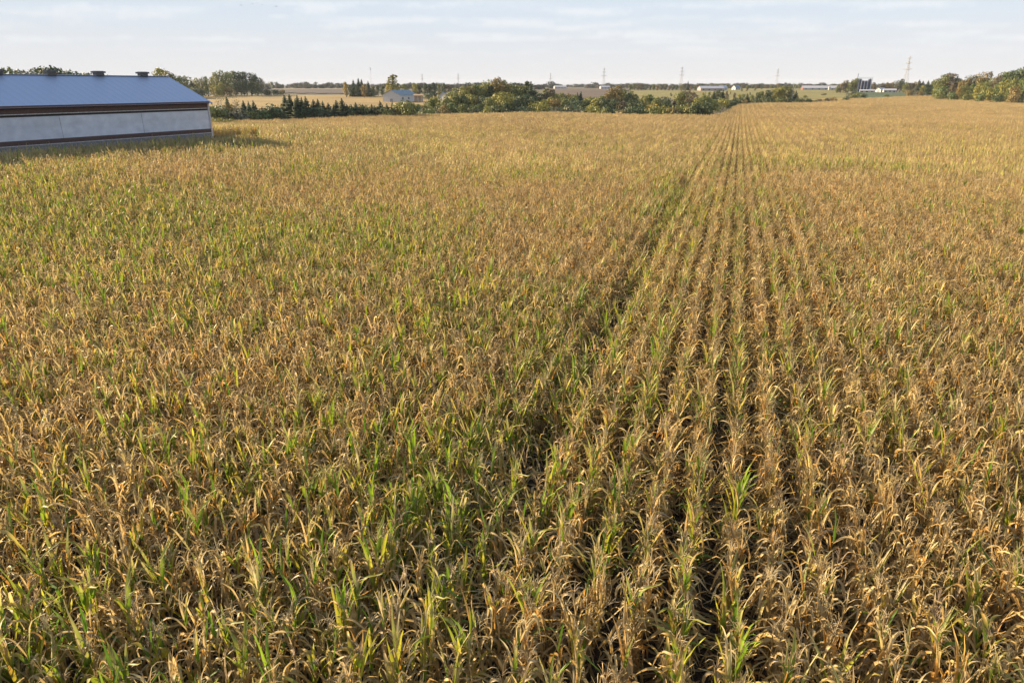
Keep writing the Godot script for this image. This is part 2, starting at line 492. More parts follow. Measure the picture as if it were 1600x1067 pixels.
func build_farms() -> void:
	var o := thing("farm_house", "white gabled farm building with teal roof beyond the spruces", "building")
	gabled(o, 14.5, 20.0, 5.0, 3.0, M.white, M.teal_roof, 3, true)
	place(o, 610, 500, -38)
	o = thing("farm_shed", "small tan roofed open shed just right of the teal roof", "shed")
	for x in [-2.6, 0.0, 2.6]:
		var p := Geo.new()
		p.box(Vector3(x, 2.4, 0), Vector3(0.35, 4.8, 0.35))
		obj("post", p.mesh(), M.white, o)
	var sr := Geo.new()
	sr.box(Vector3(0, 5.1, -2.2), Vector3(6.4, 0.3, 5.4), Basis(Vector3.RIGHT, 0.14))
	obj("roof", sr.mesh(), M.tan_roof, o)
	var sw := Geo.new()
	sw.box(Vector3(0, 2.2, -4.4), Vector3(6.0, 4.4, 0.2))
	obj("back_wall", sw.mesh(), M.cream, o)
	place(o, 652, 490, -6)
	o = thing("farm_house", "white house with grey roof left of the central wood", "house")
	gabled(o, 7.5, 9.0, 4.2, 2.4, M.white, M.grey_roof, 2, true)
	place(o, 690, 480, -42)
	o = thing("long_barn", "long low white roofed barn on the skyline with red end", "barn")
	gabled(o, 13.0, 47.0, 3.0, 2.6, M.white, M.white_roof, 6, false)
	var red := Geo.new()
	red.poly([Vector3(-6.5, -0.5, 0.06), Vector3(6.5, -0.5, 0.06), Vector3(6.5, 2.9, 0.06), Vector3(0, 5.4, 0.06), Vector3(-6.5, 2.9, 0.06)], Vector3(0, 1, -5))
	obj("end_wall", red.mesh(), M.brick, o)
	place(o, 1254, 1000, -80)
	o = thing("small_silo", "little white feed bin at the right end of the long barn", "silo")
	var fb := Geo.new()
	fb.tube(Vector3(0, 1.0, 0), Vector3(0, 4.6, 0), 1.4, 1.4, 12, Color.WHITE, Color.WHITE, true)
	fb.tube(Vector3(0, 4.6, 0), Vector3(0, 5.4, 0), 1.4, 0.3, 12, Color.WHITE, Color.WHITE, true)
	obj("bin", fb.mesh(), M.white, o)
	for k in 4:
		var lg := Geo.new()
		lg.box(Vector3(cos(k * PI / 2) * 1.2, 0.4, sin(k * PI / 2) * 1.2), Vector3(0.2, 1.6, 0.2))
		obj("leg", lg.mesh(), M.steel, o)
	place(o, 1297, 965, 0)
	o = thing("long_barn", "low barn with pinkish white roof beyond the meadow", "barn")
	gabled(o, 12.0, 27.0, 3.2, 2.4, M.pink, M.white_roof, 4, true)
	place(o, 1093, 860, -72)
	o = thing("farm_house", "small white house behind the conifers by the meadow", "house")
	gabled(o, 7.0, 9.0, 4.0, 2.4, M.white, M.white_roof, 2, true)
	place(o, 1125, 900, -50)
	o = thing("farm_house", "small white cottage with grey roof above the hedge", "house")
	gabled(o, 7.0, 8.0, 3.6, 2.6, M.white, M.grey_roof, 2, true)
	place(o, 1147, 950, -48)
	o = thing("storage_trailer", "long white trailer parked left of the two conifers", "trailer")
	var tb := Geo.new()
	tb.box(Vector3(0, 2.2, 0), Vector3(9.0, 2.4, 2.5))
	obj("body", tb.mesh(), M.white, o)
	for x in [-3.2, -2.0, 3.0]:
		var wh := Geo.new()
		wh.tube(Vector3(x, 0.5, -1.2), Vector3(x, 0.5, 1.25), 0.5, 0.5, 12, Color.WHITE, Color.WHITE, true)
		obj("wheel", wh.mesh(), M.dark, o)
	place(o, 1081, 560, 4)
	o = thing("garden_shed", "small white shed among bushes right of the central wood", "shed")
	gabled(o, 3.2, 4.0, 2.6, 1.2, M.white, M.white_roof, 1, true)
	place(o, 1006, 372, -40)
	o = thing("long_barn", "distant thin white building left of the tallest lattice pylon pair", "barn")
	gabled(o, 12.0, 22.0, 3.4, 2.0, M.white, M.white_roof, 4, true)
	place(o, 866, 1350, -80)
	o = thing("long_barn", "distant white shed at the foot of the middle pylon", "barn")
	gabled(o, 10.0, 16.0, 3.6, 2.0, M.white, M.white_roof, 3, true)
	place(o, 938, 1250, -75)
	# four dark silos with a catwalk
	for k in 4:
		var s := thing("grain_silo", ["dark blue silo at the left end under the conveyor leg", "second dark blue silo from the left, shorter than the outer two", "third dark blue silo from the left, shorter than the outer two", "dark blue silo at the right end of the row"][k], "silo", "dark silos under one catwalk")
		var hh: float = [13.2, 11.4, 11.4, 13.2][k]
		var st := Geo.new()
		st.tube(Vector3(0, -1, 0), Vector3(0, hh, 0), 1.95, 1.95, 20, Color.WHITE, Color.WHITE)
		obj("drum", st.mesh(), M.navy, s)
		for y in [0.2, 0.45, 0.7]:
			var band := Geo.new()
			band.tube(Vector3(0, hh * y, 0), Vector3(0, hh * y + 0.12, 0), 2.0, 2.0, 20, Color.WHITE, Color.WHITE)
			obj("band", band.mesh(), M.navy, s)
		var dm := Geo.new()
		dm.tube(Vector3(0, hh, 0), Vector3(0, hh + 0.7, 0), 1.97, 1.2, 20, Color.WHITE, Color.WHITE)
		dm.tube(Vector3(0, hh + 0.7, 0), Vector3(0, hh + 1.0, 0), 1.2, 0.2, 20, Color.WHITE, Color.WHITE, true)
		obj("roof", dm.mesh(), M.white if k in [1, 2] else M.grey_roof, s)
		var ch := Geo.new()
		ch.box(Vector3(1.5, hh * 0.5, 1.6), Vector3(0.7, hh, 0.7), Basis(Vector3.UP, 0.6))
		obj("chute", ch.mesh(), M.white, s)
		place(s, [1343.5, 1348.3, 1353.0, 1358.5][k], 900, 0)
	var cw := thing("silo_catwalk", "grey conveyor catwalk running across the tops of the silos", "catwalk")
	var dk := Geo.new()
	dk.box(Vector3(0, 14.7, 0), Vector3(14.5, 0.35, 1.2))
	obj("deck", dk.mesh(), M.steel, cw)
	var rl := Geo.new()
	rl.box(Vector3(0, 15.6, 0.55), Vector3(14.5, 0.12, 0.12))
	obj("rail", rl.mesh(), M.steel, cw)
	for x in [-6.5, 6.5]:
		var pt := Geo.new()
		pt.box(Vector3(x, 7.0, -2.6), Vector3(0.4, 15.3, 0.4))
		obj("post", pt.mesh(), M.steel, cw)
	var leg := Geo.new()
	leg.box(Vector3(-8.2, 9.0, 0), Vector3(0.6, 21.0, 0.6))
	obj("conveyor_leg", leg.mesh(), M.steel, cw)
	place(cw, 1351.5, 903, 0)
	o = thing("milk_house", "low white shed in front of the silos' feet", "shed")
	gabled(o, 5.0, 14.0, 2.2, 1.0, M.white, M.white_roof, 3, false)
	place(o, 1345, 862, -86)
	o = thing("farm_house", "white farmhouse right of the silos", "house")
	gabled(o, 7.0, 8.0, 2.9, 1.9, M.white, M.white_roof, 2, true)
	place(o, 1374, 880, -40)
	o = thing("long_barn", "low white shed right of the white farmhouse by the silos", "barn")
	gabled(o, 7.0, 12.0, 2.6, 1.4, M.white, M.white_roof, 3, false)
	place(o, 1382, 872, -80)


# ---------------------------------------------------------------- pylons and mast
func pylon_mesh(height: float, base: float, arms: Array) -> Dictionary:
	var legs := []
	var wt := 0.36
	for s in [Vector3(-1, 0, -1), Vector3(1, 0, -1), Vector3(1, 0, 1), Vector3(-1, 0, 1)]:
		var g := Geo.new()
		g.tube(s * base * 0.5, s * base * 0.13 + Vector3(0, height * 0.62, 0), wt * 0.5, wt * 0.42, 4, Color.WHITE, Color.WHITE)
		g.tube(s * base * 0.13 + Vector3(0, height * 0.62, 0), s * 0.25 + Vector3(0, height, 0), wt * 0.42, wt * 0.3, 4, Color.WHITE, Color.WHITE)
		legs.append(g.mesh())
	var br := Geo.new()
	var n := 9
	for k in n:
		var y0 := height * 0.95 * k / n
		var y1 := height * 0.95 * (k + 1) / n
		var w := func(y: float) -> float: return lerpf(base * 0.5, base * 0.13, y / (height * 0.62)) if y < height * 0.62 else lerpf(base * 0.13, 0.25, (y - height * 0.62) / (height * 0.38))
		var a: float = w.call(y0)
		var b: float = w.call(y1)
		for f in 4:
			var c0 := Vector3(1, 0, 1).rotated(Vector3.UP, f * PI / 2)
			var c1 := Vector3(1, 0, 1).rotated(Vector3.UP, (f + 1) * PI / 2)
			br.tube(c0 * a + Vector3(0, y0, 0), c1 * b + Vector3(0, y1, 0), 0.09, 0.09, 3, Color.WHITE, Color.WHITE)
			br.tube(c1 * a + Vector3(0, y0, 0), c0 * b + Vector3(0, y1, 0), 0.09, 0.09, 3, Color.WHITE, Color.WHITE)
	var am := []
	for q in arms:
		var g := Geo.new()
		for s in [-1.0, 1.0]:
			g.tube(Vector3(0, q[0], 0), Vector3(s * q[1], q[0] + 0.3, 0), 0.45, 0.2, 4, Color.WHITE, Color.WHITE)
			g.tube(Vector3(0, q[0] + 1.8, 0), Vector3(s * q[1], q[0] + 0.4, 0), 0.25, 0.16, 4, Color.WHITE, Color.WHITE)
		am.append(g.mesh())
	return {"legs": legs, "brace": br.mesh(), "arms": am}

func build_pylons() -> void:
	var pm := pylon_mesh(43.0, 8.0, [[26.0, 6.5], [33.5, 4.6], [39.5, 3.2]])
	var rows := [[1414, 1110, "tall grey lattice pylon right of the silos"], [1213, 1780, "grey lattice pylon behind the copse left of the long barn"], [1064, 1560, "grey lattice pylon above the meadow and pinkish roof"], [943, 1650, "grey lattice pylon behind the distant white shed"], [860, 2350, "small grey pylon behind the right part of the central wood"], [716, 2450, "faint small pylon above the left end of the central wood"], [660, 2500, "faint small pylon just right of the tall poplar"]]
	for r in rows:
		var o := thing("power_pylon", r[2], "pylon", "power pylons along the skyline")
		for m in pm.legs: obj("leg", m, M.steel, o)
		obj("bracing", pm.brace, M.steel, o)
		for m in pm.arms: obj("cross_arm", m, M.steel, o)
		place(o, r[0], r[1], -25)
	var mast := pylon_mesh(52.0, 6.5, [])
	var t := thing("radio_mast", "slim grey lattice mast above the farm trees left of the poplar", "mast")
	for m in mast.legs: obj("leg", m, M.steel, t)
	obj("bracing", mast.brace, M.steel, t)
	for y in [50.0, 46.0]:
		var a := Geo.new()
		for k in 3:
			a.box(Vector3(1.3 * cos(k * TAU / 3), y, 1.3 * sin(k * TAU / 3)), Vector3(0.9, 3.0, 0.9))
		obj("antenna", a.mesh(), M.steel, t)
	place(t, 580, 2050, 0)


# ---------------------------------------------------------------- trees
func leaf_card(g: Geo, p: Vector3, out: Vector3, size: float, tint: float) -> void:
	var nn := (out + Vector3(rnd(-1, 1), rnd(-0.6, 1.2), rnd(-1, 1)) * 0.9).normalized()
	var a := nn.cross(Vector3(rnd(-1, 1), rnd(-1, 1), rnd(-1, 1))).normalized()
	var b := nn.cross(a)
	var col := Color(tint * rnd(0.9, 1.1), tint, tint * rnd(0.85, 1.1))
	var s := size * rnd(0.7, 1.3)
	var w := size * rnd(0.5, 0.9)
	var bend := nn * s * 0.25
	var i0 := g.vert(p - a * s - bend, nn, col)
	var i1 := g.vert(p - b * w, nn, col)
	var i2 := g.vert(p + a * s - bend, nn, col)
	var i3 := g.vert(p + b * w * 0.9, nn, col)
	g.face(i0, i1, i3); g.face(i1, i2, i3)

func crown(kind: String, sd: int) -> ArrayMesh:
	rng.seed = sd
	var g := Geo.new()
	if kind == "spruce":
		var whorls := 17
		for k in whorls:
			var t := k / (whorls - 1.0)
			var y := lerpf(0.07, 0.96, t)
			var reach := 0.20 * pow(1.0 - t, 0.8) * rnd(0.85, 1.12) + 0.012
			for q in 10:
				if rng.randf() < 0.08: continue
				var az := TAU * (q + rnd(-0.35, 0.35)) / 10.0 + k * 0.7
				var dir := Vector3(cos(az), 0, sin(az))
				var side := Vector3(-dir.z, 0, dir.x)
				var rr := reach * rnd(0.7, 1.15)
				var drop := rr * rnd(0.15, 0.55)
				var tint := rnd(0.55, 1.3)
				var nn := (Vector3.UP + dir * 0.5).normalized()
				var col := Color(tint, tint, tint)
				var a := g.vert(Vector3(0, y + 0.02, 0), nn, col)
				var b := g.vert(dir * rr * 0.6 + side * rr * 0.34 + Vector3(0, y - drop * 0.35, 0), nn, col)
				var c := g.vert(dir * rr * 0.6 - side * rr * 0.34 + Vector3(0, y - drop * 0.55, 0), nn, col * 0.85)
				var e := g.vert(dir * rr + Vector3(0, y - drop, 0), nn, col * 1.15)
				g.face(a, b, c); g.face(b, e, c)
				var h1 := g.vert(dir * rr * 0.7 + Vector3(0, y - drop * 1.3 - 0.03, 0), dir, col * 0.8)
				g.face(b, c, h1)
		return g.mesh()
	var lobes := []
	var count := 780
	var size := 0.030
	match kind:
		"round":
			count = 1500
			size = 0.026
			for k in 12:
				var az := rnd(0, TAU)
				var rr := rnd(0.06, 0.24)
				lobes.append([Vector3(cos(az) * rr, 0.2 + 0.62 * k / 11.0 + rnd(-0.03, 0.03), sin(az) * rr), Vector3(rnd(0.14, 0.22), rnd(0.11, 0.18), rnd(0.14, 0.22))])
			lobes.append([Vector3(rnd(-0.05, 0.05), 0.84, rnd(-0.05, 0.05)), Vector3(0.12, 0.14, 0.12)])
		"poplar":
			for k in 9:
				lobes.append([Vector3(rnd(-0.06, 0.06), 0.2 + 0.085 * k, rnd(-0.06, 0.06)), Vector3(1, 1.1, 1) * (0.11 - 0.009 * absf(k - 3)) * rnd(0.85, 1.15)])
			size = 0.024
		"bush":
			for k in 9:
				var az := rnd(0, TAU)
				var rr := rnd(0.1, 0.62)
				lobes.append([Vector3(cos(az) * rr, rnd(0.25, 0.66), sin(az) * rr), Vector3(rnd(0.26, 0.42), rnd(0.24, 0.36), rnd(0.26, 0.42))])
			size = 0.062
			count = 620
		"birch":
			for k in 7:
				lobes.append([Vector3(rnd(-0.1, 0.1), rnd(0.45, 0.95), rnd(-0.1, 0.1)), Vector3(0.10, 0.12, 0.10)])
			size = 0.018
			count = 130
	for i in count:
		var l: Array = lobes[rng.randi() % lobes.size()]
		var dir := Vector3(rnd(-1, 1), rnd(-0.75, 1), rnd(-1, 1)).normalized()
		var p: Vector3 = l[0] + dir * l[1] * rnd(0.72, 1.08)
		if p.y < 0.03: continue
		leaf_card(g, p, dir, size, rnd(0.72, 1.28))
	return g.mesh()

func trunk(kind: String, sd: int) -> ArrayMesh:
	rng.seed = sd
	var g := Geo.new()
	var w := Color.WHITE
	if kind == "bush":
		for k in 6:
			var az := TAU * k / 6.0
			g.tube(Vector3(cos(az) * 0.05, -0.05, sin(az) * 0.05), Vector3(cos(az) * rnd(0.25, 0.5), rnd(0.5, 0.75), sin(az) * rnd(0.25, 0.5)), 0.02, 0.006, 4, w, w)
		return g.mesh()
	var top := 0.97 if kind in ["spruce", "poplar"] else 0.72
	var thick := 0.012 if kind == "birch" else 0.02
	g.tube(Vector3(0, -0.06, 0), Vector3(0.01, 0.35, 0), thick * 1.3, thick, 7, w, w)
	g.tube(Vector3(0.01, 0.35, 0), Vector3(0.0, top, 0.01), thick, thick * 0.25, 6, w, w)
	if kind in ["round", "birch"]:
		for k in (6 if kind == "round" else 14):
			var az := rnd(0, TAU)
			var y := rnd(0.28, 0.6) if kind == "round" else rnd(0.3, 0.85)
			var reach := rnd(0.12, 0.25) * (1.0 if kind == "round" else 0.7)
			var mid := Vector3(cos(az) * reach * 0.5, y + 0.08, sin(az) * reach * 0.5)
			g.tube(Vector3(0, y, 0), mid, thick * 0.5, thick * 0.35, 4, w, w)
			g.tube(mid, mid + Vector3(cos(az) * reach * 0.5, rnd(0.1, 0.2), sin(az) * reach * 0.5), thick * 0.35, thick * 0.1, 4, w, w)
	return g.mesh()

var tree_meshes := {}
var planted := {}

func build_trees() -> void:
	for kind in ["round", "poplar", "spruce", "bush", "birch"]:
		var list := []
		for k in (6 if kind in ["round", "bush"] else 3):
			list.append([trunk(kind, 100 + k), crown(kind, 200 + 17 * k + kind.length())])
		tree_meshes[kind] = list
	rng.seed = 31
	var OG := "olive green"; var DG := "dark green"; var MG := "mid green"; var YG := "yellow green"; var GO := "golden"; var OB := "orange brown"; var RR := "rust red"; var GG := "grey green"; var BG := "blue green"
	# each: photo column, distance, photo line of its top, kind, tint, width factor
	grove("behind the barn roof", "trees behind the barn roof", [[3, 300, 109, "round", OG, 1.0], [20, 290, 105, "round", OG, 1.1], [40, 430, 108, "round", GG, 1.1], [57, 430, 106, "round", GG, 1.1], [72, 430, 107, "round", YG, 1.0], [86, 270, 103, "round", DG, 1.0], [108, 420, 110, "round", GG, 1.0], [121, 320, 109, "round", DG, 1.0], [134, 320, 113, "round", YG, 0.9], [154, 310, 111, "round", DG, 0.9], [172, 400, 117, "round", GG, 1.0]])
	grove("right of the barn's ridge", "trees between the barn and the domed wood", [[250, 430, 106, "round", YG, 0.9], [262, 440, 110, "round", OB, 0.8], [271, 440, 114, "round", OG, 0.8], [281, 640, 118, "round", DG, 0.8], [290, 640, 118, "round", OG, 0.8], [299, 650, 124, "spruce", BG, 1.1], [307, 660, 121, "round", YG, 0.8], [316, 670, 122, "round", GG, 0.8], [323, 660, 119, "round", OG, 0.7], [298, 620, 134, "bush", OG, 1.0], [312, 620, 135, "bush", GG, 1.0]])
	grove("in the domed wood", "trees of the domed wood", [[331, 690, 120, "round", YG, 0.8], [339, 700, 114, "round", YG, 0.9], [348, 700, 110, "round", OG, 0.9], [357, 710, 112, "round", OG, 0.9], [366, 720, 111, "round", MG, 0.9], [375, 720, 112, "round", DG, 0.9], [384, 720, 112, "round", DG, 0.9], [392, 720, 114, "round", DG, 0.9], [400, 720, 117, "round", DG, 0.9], [407, 720, 121, "round", GG, 0.8], [335, 670, 130, "bush", YG, 0.8], [346, 670, 127, "round", YG, 0.8], [356, 670, 132, "bush", OB, 0.8], [368, 680, 126, "round", DG, 0.9], [380, 680, 124, "round", DG, 0.9], [391, 690, 125, "round", DG, 0.9], [402, 690, 128, "round", DG, 0.8], [413, 720, 126, "birch", RR, 1.0], [423, 720, 124, "birch", OG, 1.0], [418, 700, 136, "bush", DG, 1.0], [430, 720, 137, "bush", DG, 1.2], [440, 730, 138, "bush", OB, 1.0]])
	grove("in the scrub beside the barn", "scrub beside the barn", [[331, 226, 156, "bush", OG, 0.8], [339, 232, 149, "birch", OB, 1.0], [346, 228, 160, "bush", GG, 0.8], [351, 236, 149, "spruce", BG, 1.0], [357, 230, 158, "bush", OB, 0.7], [364, 234, 150, "birch", OB, 1.1], [369, 228, 160, "birch", OB, 1.0], [376, 235, 154, "spruce", BG, 1.0], [384, 232, 155, "spruce", BG, 0.9], [392, 235, 154, "spruce", BG, 1.1], [366, 226, 165, "bush", GG, 0.9], [380, 228, 167, "bush", OG, 0.9], [398, 230, 166, "bush", MG, 0.9], [408, 232, 163, "bush", DG, 0.8], [422, 234, 158, "bush", DG, 0.8], [432, 232, 165, "bush", DG, 0.8], [338, 206, 180, "bush", YG, 1.3], [352, 207, 180, "bush", YG, 1.3], [362, 207, 181, "bush", YG, 1.2]])
	var spruces := []
	for a in [[442, 146], [450, 145], [458, 152], [462, 146], [468, 149], [475, 148], [487, 153], [494, 152], [501, 155], [510, 158], [518, 160], [523, 154], [532, 151], [539, 160], [546, 160], [553, 157], [564, 160], [578, 160], [592, 155], [602, 159], [611, 156], [622, 158]]:
		spruces.append([a[0], 238 + rnd(-3, 5), a[1], "spruce", BG, rnd(1.0, 1.3)])
	for a in [[455, 164, DG], [480, 164, DG], [490, 163, BG], [505, 165, DG], [515, 166, DG], [540, 163, OG], [549, 161, DG], [557, 159, DG], [569, 160, OG], [585, 161, DG], [597, 164, OG], [607, 165, DG], [617, 161, OB], [628, 155, YG], [636, 152, OG], [632, 162, DG]]:
		spruces.append([a[0], 236 + rnd(-2, 4), a[1], "bush", a[2], 0.8])
	grove("in the long row of spruces", "trees of the spruce row", spruces)
	grove("in the clump left of the poplar", "farmyard trees", [[540, 640, 127, "poplar", GO, 1.5], [552, 650, 124, "spruce", BG, 0.9], [560, 650, 122, "spruce", BG, 0.9], [565, 655, 123, "spruce", BG, 0.9], [547, 645, 132, "round", DG, 0.8], [557, 640, 132, "round", DG, 0.8], [568, 610, 131, "round", OB, 0.9], [575, 660, 126, "spruce", BG, 1.0], [583, 640, 133, "round", OG, 0.8], [590, 650, 132, "round", DG, 0.8], [597, 630, 133, "round", DG, 0.8], [577, 640, 137, "bush", DG, 1.0]])
	grove("around the poplar and the white house", "trees round the farm houses", [[606, 600, 128, "poplar", GO, 1.3], [614, 590, 115.5, "poplar", YG, 2.3], [621, 600, 129, "round", DG, 0.8], [632, 620, 130, "round", OG, 1.0], [646, 620, 129, "round", YG, 0.9], [655, 620, 131, "round", DG, 0.8], [664, 600, 129, "poplar", DG, 1.6], [671, 600, 130, "round", DG, 0.8], [678, 600, 128, "poplar", BG, 1.6], [686, 610, 130, "round", OG, 0.8], [694, 600, 129, "round", DG, 0.8], [702, 600, 131, "round", RR, 0.8], [669, 560, 141, "bush", BG, 1.0], [676, 480, 150, "bush", DG, 0.9]])
	var wood := []
	for a in [[703, 141, YG], [712, 135, OG], [722, 133, YG], [731, 132, OB], [740, 131, OG], [749, 130, MG], [758, 130, OG], [767, 128, YG], [774, 123, OG], [780, 119.5, OB], [788, 124, OG], [797, 130, YG], [806, 131, OG], [814, 131, OG], [836, 139, DG]]:
		wood.append([a[0], 335 + rnd(-8, 8), a[1], "round", a[2], 1.0])
	wood += [[823, 335, 124, "poplar", DG, 1.2], [830, 330, 126, "spruce", BG, 1.0], [765, 330, 131, "poplar", DG, 1.3]]
	for a in [[640, 157, MG], [652, 160, MG], [664, 157, OG], [675, 152, MG], [684, 148, YG], [694, 149, OG], [704, 146, YG], [714, 145, OG], [724, 147, DG], [734, 144, YG], [744, 148, GG], [754, 147, DG], [764, 149, OG], [774, 143, YG], [783, 141, YG], [793, 146, DG], [803, 147, OG], [813, 146, DG], [822, 144, DG], [832, 147, DG]]:
		wood.append([a[0], 295 + rnd(-10, 10), a[1], "round", a[2], 1.15])
	for a in [[645, 166, OG], [658, 165, MG], [670, 163, OG], [682, 162, GG], [693, 160, OB], [703, 158, MG], [714, 160, DG], [725, 159, OG], [736, 162, GG], [747, 160, MG], [758, 161, YG], [769, 162, MG], [780, 160, DG], [791, 158, DG], [802, 160, DG], [812, 161, BG], [822, 159, DG]]:
		wood.append([a[0], 262 + rnd(-6, 6), a[1], "round" if int(a[0]) % 2 else "bush", a[2], 1.1 if int(a[0]) % 2 else 0.7])
	grove("in the central wood's left half", "trees in the left half of the central wood", wood)
	wood = []
	for a in [[846, 150, DG], [855, 136, OG], [861, 137, RR], [868, 144, YG], [879, 143, OG], [890, 144, OB], [899, 146, OG], [920, 148, YG], [931, 149, OG], [941, 147, OG], [951, 143, OB], [961, 136, OB], [968, 132, OB], [976, 137, OG], [985, 142, DG], [994, 145, OG]]:
		wood.append([a[0], 330 + rnd(-8, 8), a[1], "round", a[2], 1.0])
	for a in [[903, 142], [908, 141], [959, 139]]:
		wood.append([a[0], 345, a[1], "spruce", BG, 1.0])
	for a in [[841, 155, YG], [851, 152, OG], [861, 149, YG], [872, 151, OB], [883, 150, OG], [894, 151, DG], [905, 154, BG], [916, 153, DG], [926, 150, OG], [936, 150, YG], [947, 151, DG], [957, 152, DG], [967, 156, OG], [977, 155, RR], [987, 153, DG], [997, 155, DG]]:
		wood.append([a[0], 292 + rnd(-10, 10), a[1], "round", a[2], 1.15])
	for a in [[836, 156, YG], [846, 160, MG], [857, 163, OG], [868, 161, GG], [879, 164, OG], [890, 160, GG], [900, 160, MG], [910, 164, GG], [921, 160, YG], [931, 162, MG], [941, 164, YG], [951, 161, DG], [961, 161, DG], [972, 164, OB], [983, 163, DG], [994, 165, DG]]:
		wood.append([a[0], 262 + rnd(-6, 6), a[1], "bush", a[2], 0.75])
	grove("in the central wood's right half", "trees in the right half of the central wood", wood)
	grove("in the thicket where the rows end", "thicket at the end of the corn rows", [[1003, 300, 152, "round", OG, 1.0], [1010, 330, 146, "round", YG, 1.0], [1017, 330, 145, "round", MG, 0.9], [1022, 310, 147, "bush", GO, 0.8], [1030, 310, 149, "round", OG, 1.1], [1038, 310, 148, "round", GG, 1.1], [1046, 300, 152, "round", DG, 1.0], [1056, 300, 153, "spruce", RR, 1.2], [1066, 320, 140, "round", OG, 1.0], [1073, 340, 141, "round", RR, 1.0], [1083, 330, 142, "round", RR, 1.0], [1092, 310, 149, "round", YG, 1.0], [1101, 300, 146, "round", OG, 1.1], [1108, 300, 149, "round", MG, 0.9], [1005, 262, 162, "bush", DG, 0.8], [1017, 260, 162, "bush", OG, 0.8], [1028, 258, 161, "bush", OG, 0.7], [1039, 258, 161, "bush", YG, 0.7], [1050, 256, 163, "bush", OB, 0.7], [1061, 256, 160, "bush", OG, 0.7], [1071, 256, 161, "bush", GG, 0.7], [1081, 256, 157, "bush", YG, 0.7], [1090, 255, 155, "bush", DG, 0.65], [1099, 254, 155, "bush", DG, 0.65], [1106, 253, 158, "bush", DG, 0.65]])
	grove("along the hedge right of the thicket", "hedge beside the far corn", [[1116, 345, 151, "bush", OG, 0.8], [1124, 355, 152, "bush", OG, 0.8], [1132, 365, 150, "bush", YG, 0.8], [1140, 375, 152, "bush", DG, 0.8], [1148, 385, 150, "bush", DG, 0.8], [1156, 395, 149, "bush", DG, 0.8], [1164, 402, 150, "bush", OB, 0.8], [1117, 450, 141, "spruce", BG, 1.3], [1124, 455, 138, "round", DG, 0.9], [1131, 455, 141, "spruce", BG, 1.3], [1138, 500, 143, "round", RR, 0.7], [1150, 520, 143, "round", RR, 0.6], [1170, 425, 144, "spruce", BG, 1.1]])
	grove("in the copse left of the long white barn", "copse beside the meadow", [[1178, 450, 146, "round", OG, 1.0], [1185, 450, 143, "round", DG, 0.9], [1193, 455, 141, "round", OG, 1.0], [1201, 455, 139, "round", DG, 1.0], [1208, 460, 139, "round", GG, 0.9], [1214, 460, 136, "round", YG, 0.9], [1221, 462, 134, "round", YG, 0.9], [1228, 465, 133, "round", OG, 0.9], [1235, 465, 133, "round", OG, 0.9], [1241, 462, 130, "birch", DG, 1.0], [1246, 460, 140, "spruce", BG, 1.2], [1190, 440, 150, "bush", DG, 0.8], [1205, 440, 149, "bush", DG, 0.8], [1220, 440, 148, "bush", OG, 0.8], [1235, 440, 148, "bush", DG, 0.8], [1255, 445, 150, "bush", DG, 0.8], [1264, 447, 150, "bush", DG, 0.8], [1272, 450, 151, "bush", MG, 0.8], [1285, 470, 151, "bush", RR, 0.8], [1297, 480, 149, "bush", RR, 0.8], [1306, 490, 149, "bush", OB, 0.8], [1325, 520, 149, "bush", DG, 0.8]])
	grove("around the silos", "trees round the silos", [[1310, 800, 132, "round", OG, 0.9], [1316, 800, 130, "round", OB, 0.9], [1323, 800, 125, "round", RR, 0.9], [1331, 790, 124, "round", OG, 0.9], [1337, 790, 122, "round", OG, 0.9], [1334, 640, 139, "bush", GG, 1.0], [1343, 630, 142, "bush", OG, 1.1], [1352, 620, 144, "bush", DG, 1.1], [1365, 950, 128, "round", RR, 0.9], [1379, 950, 129, "round", RR, 0.9], [1387, 950, 128, "round", OB, 0.9], [1395, 950, 128, "round", OB, 0.9], [1403, 900, 125, "round", GG, 0.9], [1408, 900, 123, "round", DG, 0.9], [1390, 650, 146, "bush", MG, 0.9]])
	grove("between the tall pylon and the right wood", "trees beside the tall pylon", [[1416, 800, 128, "round", OG, 0.9], [1423, 800, 129, "round", RR, 0.9], [1430, 800, 127, "round", OB, 0.9], [1436, 820, 124, "spruce", BG, 1.2], [1442, 820, 126, "spruce", BG, 1.2], [1450, 800, 125, "spruce", BG, 1.2], [1458, 800, 124, "spruce", BG, 1.2], [1443, 740, 132, "round", YG, 0.9], [1433, 740, 133, "round", GG, 0.8], [1452, 740, 135, "round", MG, 0.8], [1462, 720, 133, "round", DG, 0.8], [1425, 690, 139, "bush", OB, 0.8], [1440, 680, 141, "bush", OB, 0.8]])
